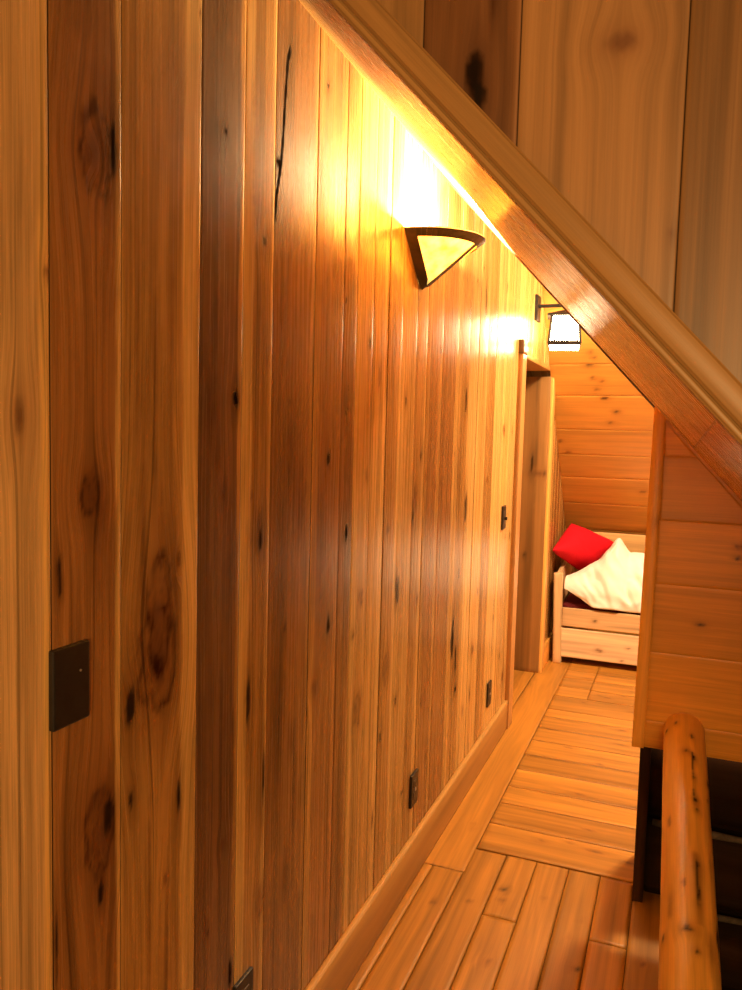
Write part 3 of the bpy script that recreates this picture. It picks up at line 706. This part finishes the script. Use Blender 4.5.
part('headboard', bed, ((-.772, 5.556, .36), (-.748, 6.12, .635), 1, BP, dict(seed=55, shear=rise)))
part('side_rail', bed, ((-.72, 5.505, .268), (1.15, 5.532, .394), 0, BP, dict(seed=56, res=.02, knots=[(-.50, 5.505, .325, .009, .014, 3), (-.14, 5.505, .3, .008, .012, 1)])))
part('back_rail', bed, ((-.70, 6.175, .60), (1.15, 6.20, .86), 0, (.70, .43, .17), dict(seed=57)))
part('drawer', bed, ((-.735, 5.508, .050), (1.14, 5.532, .252), 0, (.84, .62, .38), dict(seed=58, res=.02, knots=[(-.475, 5.508, .125, .012, .016, 1), (-.45, 5.508, .12, .008, .01, 1), (-.275, 5.508, .16, .008, .016, 1), (-.315, 5.508, .07, .010, .014, 1), (-.19, 5.508, .18, .010, .012, 1)])),
     ((-.72, 5.535, .05), (1.12, 6.1, .06), 0, BP, dict(seed=59)))
bm = bmesh.new(); bbox(bm, (-.735, 5.56, .27), (1.14, 6.16, .42)); obj('mattress', bm, M_DRED, bed, smooth=True, bevel=.03)

# red pillow leaning at the head
P00, P01, P11, P10 = (Vector(p) for p in ((-.803, 5.47, .795), (-.745, 5.95, .945), (-.425, 6.07, .805), (-.625, 5.93, .570)))
bm = bmesh.new(); n = 26
nrm = (P01-P00).cross(P10-P00).normalized()
if nrm.z < 0: nrm = -nrm
def pil(s, t, sg):
    p = P00*(1-s)*(1-t) + P01*(1-s)*t + P11*s*t + P10*s*(1-t)
    a, b2 = 2*s-1, 2*t-1
    pin = 1 - .07*(abs(a)**2*(1-b2*b2) + abs(b2)**2*(1-a*a))*1.0
    c = (P00+P01+P10+P11)/4; p = c + (p-c)*pin
    h = (max(0, 1-a**4)*max(0, 1-b2**4))**.6*.075
    cr = .010*(float(fbm(np.array([s*4+3]), np.array([t*9+s*5]))[0])-.5)*min(1, 4*h/.075)
    return p + nrm*(sg*h + cr)
top_ = [[bm.verts.new(pil(i/n, j/n, 1)) for j in range(n+1)] for i in range(n+1)]
bot_ = [[top_[i][j] if i in (0, n) or j in (0, n) else bm.verts.new(pil(i/n, j/n, -1)) for j in range(n+1)] for i in range(n+1)]
for G_, fl in ((top_, 0), (bot_, 1)):
    for i in range(n):
        for j in range(n):
            q = (G_[i][j], G_[i+1][j], G_[i+1][j+1], G_[i][j+1]); bm.faces.new(q if not fl else q[::-1])
o = obj('pillow', bm, M_RED, None, smooth=True); o['label'] = 'bright red pillow leaning at the head of the pine bed'; o['category'] = 'pillow'
s = o.modifiers.new('Subsurf', 'SUBSURF'); s.levels = 1; s.render_levels = 1

# white duvet heaped on the mattress and over the side rail
def interp(x, xs_, ys_): return float(np.interp(x, xs_, ys_))
bm = bmesh.new(); nx, nt = 120, 72; rings = []
for i in range(nx+1):
    x = -.726 + (i/nx)**1.1*1.726
    zb_ = interp(x, [-.765, -.70, -.60, -.52, -.45, -.2, 1.0], [.525, .510, .460, .412, .408, .408, .412])
    zt_ = interp(x, [-.765, -.70, -.60, -.50, -.42, -.385, -.36, -.31, -.25, -.15, .2, .8, 1.0], [.59, .60, .655, .73, .855, .895, .85, .775, .775, .80, .74, .66, .58])
    yf_ = interp(x, [-.765, -.60, -.5, 1.0], [5.57, 5.52, 5.485, 5.485]); ym_ = interp(x, [-.765, -.5, -.385, -.3, 1.0], [5.65, 5.74, 5.86, 5.84, 5.85])
    yb_ = interp(x, [-.765, -.5, -.3, 1.0], [5.68, 5.86, 5.98, 6.08])
    zbk = max(.43, zb_)
    ring = []
    for j in range(nt):
        t = j/nt
        if t < .55:                      # front and top
            k = t/.55; a = k*math.pi/2
            yv = yf_ + (ym_-yf_)*(1-math.cos(a))**.9; zv = zb_ + (zt_-zb_)*math.sin(a)**.95
        elif t < .8:
            k = (t-.55)/.25; a = k*math.pi/2
            yv = ym_ + (yb_-ym_)*math.sin(a); zv = zbk + (zt_-zbk)*math.cos(a)
        else:
            k = (t-.8)/.2; yv = yb_ + (yf_+.05-yb_)*k; zv = zbk + (zb_+.02-zbk)*k
        amp = min(1, (x+.726)/.15)*(1 if t < .8 else 0)
        fo = float(fbm(np.array([x*7.5+zv*9+2]), np.array([zv*3.2-x*3+5]), 3)[0]) - .5
        rg = abs(float(fbm(np.array([x*9+zv*6+40]), np.array([zv*2-x*4]), 2)[0]) - .5)
        d = amp*(.052*fo - .16*max(0, .11-rg))
        ring.append(bm.verts.new((x, yv - d*(1.0 if t < .4 else .3), zv + d*.8*(1 if t > .06 else .4))))
    rings.append(ring)
for A, B in zip(rings[:-1], rings[1:]):
    for j in range(nt): bm.faces.new((A[j], A[(j+1) % nt], B[(j+1) % nt], B[j]))
bm.faces.new(rings[0][::-1]); bm.faces.new(rings[-1])
o = obj('duvet', bm, M_WHITE, None, smooth=True); o['label'] = 'crumpled white duvet heaped on the bed, spilling over its side rail'; o['category'] = 'duvet'
s = o.modifiers.new('Subsurf', 'SUBSURF'); s.levels = 1; s.render_levels = 1

# ------------------------------------------------------------------ LIGHTS (the lamps of the house, and an added soft fill for the near room)
def light(name, typ, loc, col, power, size=.1, target=None, spread=None):
    l = bpy.data.lights.new(name, typ); l.color = col; l.energy = power
    if typ == 'AREA':
        l.shape = 'DISK'; l.size = size
    else: l.shadow_soft_size = size
    o = bpy.data.objects.new(name, l); COL.objects.link(o); o.location = loc
    if target: o.rotation_euler = (Vector(target)-Vector(loc)).to_track_quat('-Z', 'Y').to_euler()
    return o
light('sconce_bulb_light', 'POINT', (XW+.085, SY, SZB+.128), (1, .80, .46), 400, .02)
light('bedroom_lamp_light', 'AREA', (.40, 4.05, 2.85), (1, .71, .41), 132, .35, (.0, 5.0, 0))
light('room_soft_light', 'AREA', (.45, -1.15, 1.5), (1, .63, .25), 47, 1.0, (-.2, 1.0, 1.35))  # broad disk added for the soft light bounced in the unseen near room
wd = bpy.data.worlds.new('World'); sc.world = wd; wd.use_nodes = True
wd.node_tree.nodes['Background'].inputs[0].default_value = (1, .65, .35, 1); wd.node_tree.nodes['Background'].inputs[1].default_value = .02

# ------------------------------------------------------------------ CAMERA
cam = bpy.data.cameras.new('Camera'); co = bpy.data.objects.new('Camera', cam); COL.objects.link(co); sc.camera = co
cam.sensor_fit = 'VERTICAL'; cam.sensor_height = 24; cam.lens = 786.785/990*24; cam.clip_start = .01
yw, pt, rl = -.37530747, -.07898487, .02624399
f = Vector((math.sin(yw)*math.cos(pt), math.cos(yw)*math.cos(pt), math.sin(pt))); r = Vector((math.cos(yw), -math.sin(yw), 0)); u = r.cross(f)
r2 = r*math.cos(rl) + u*math.sin(rl); u2 = -r*math.sin(rl) + u*math.cos(rl)
co.matrix_world = Matrix((( r2.x, u2.x, -f.x, 0), (r2.y, u2.y, -f.y, 0), (r2.z, u2.z, -f.z, 1.57), (0, 0, 0, 1)))

sc.view_settings.view_transform = 'Standard'; sc.view_settings.look = 'None'; sc.view_settings.gamma = 1; sc.view_settings.use_curve_mapping = False
sc.view_settings.exposure = 0
sc.cycles.use_denoising = True; sc.cycles.denoising_prefilter = 'NONE'; sc.cycles.max_bounces = 8; sc.cycles.diffuse_bounces = 5; sc.cycles.sample_clamp_indirect = 6
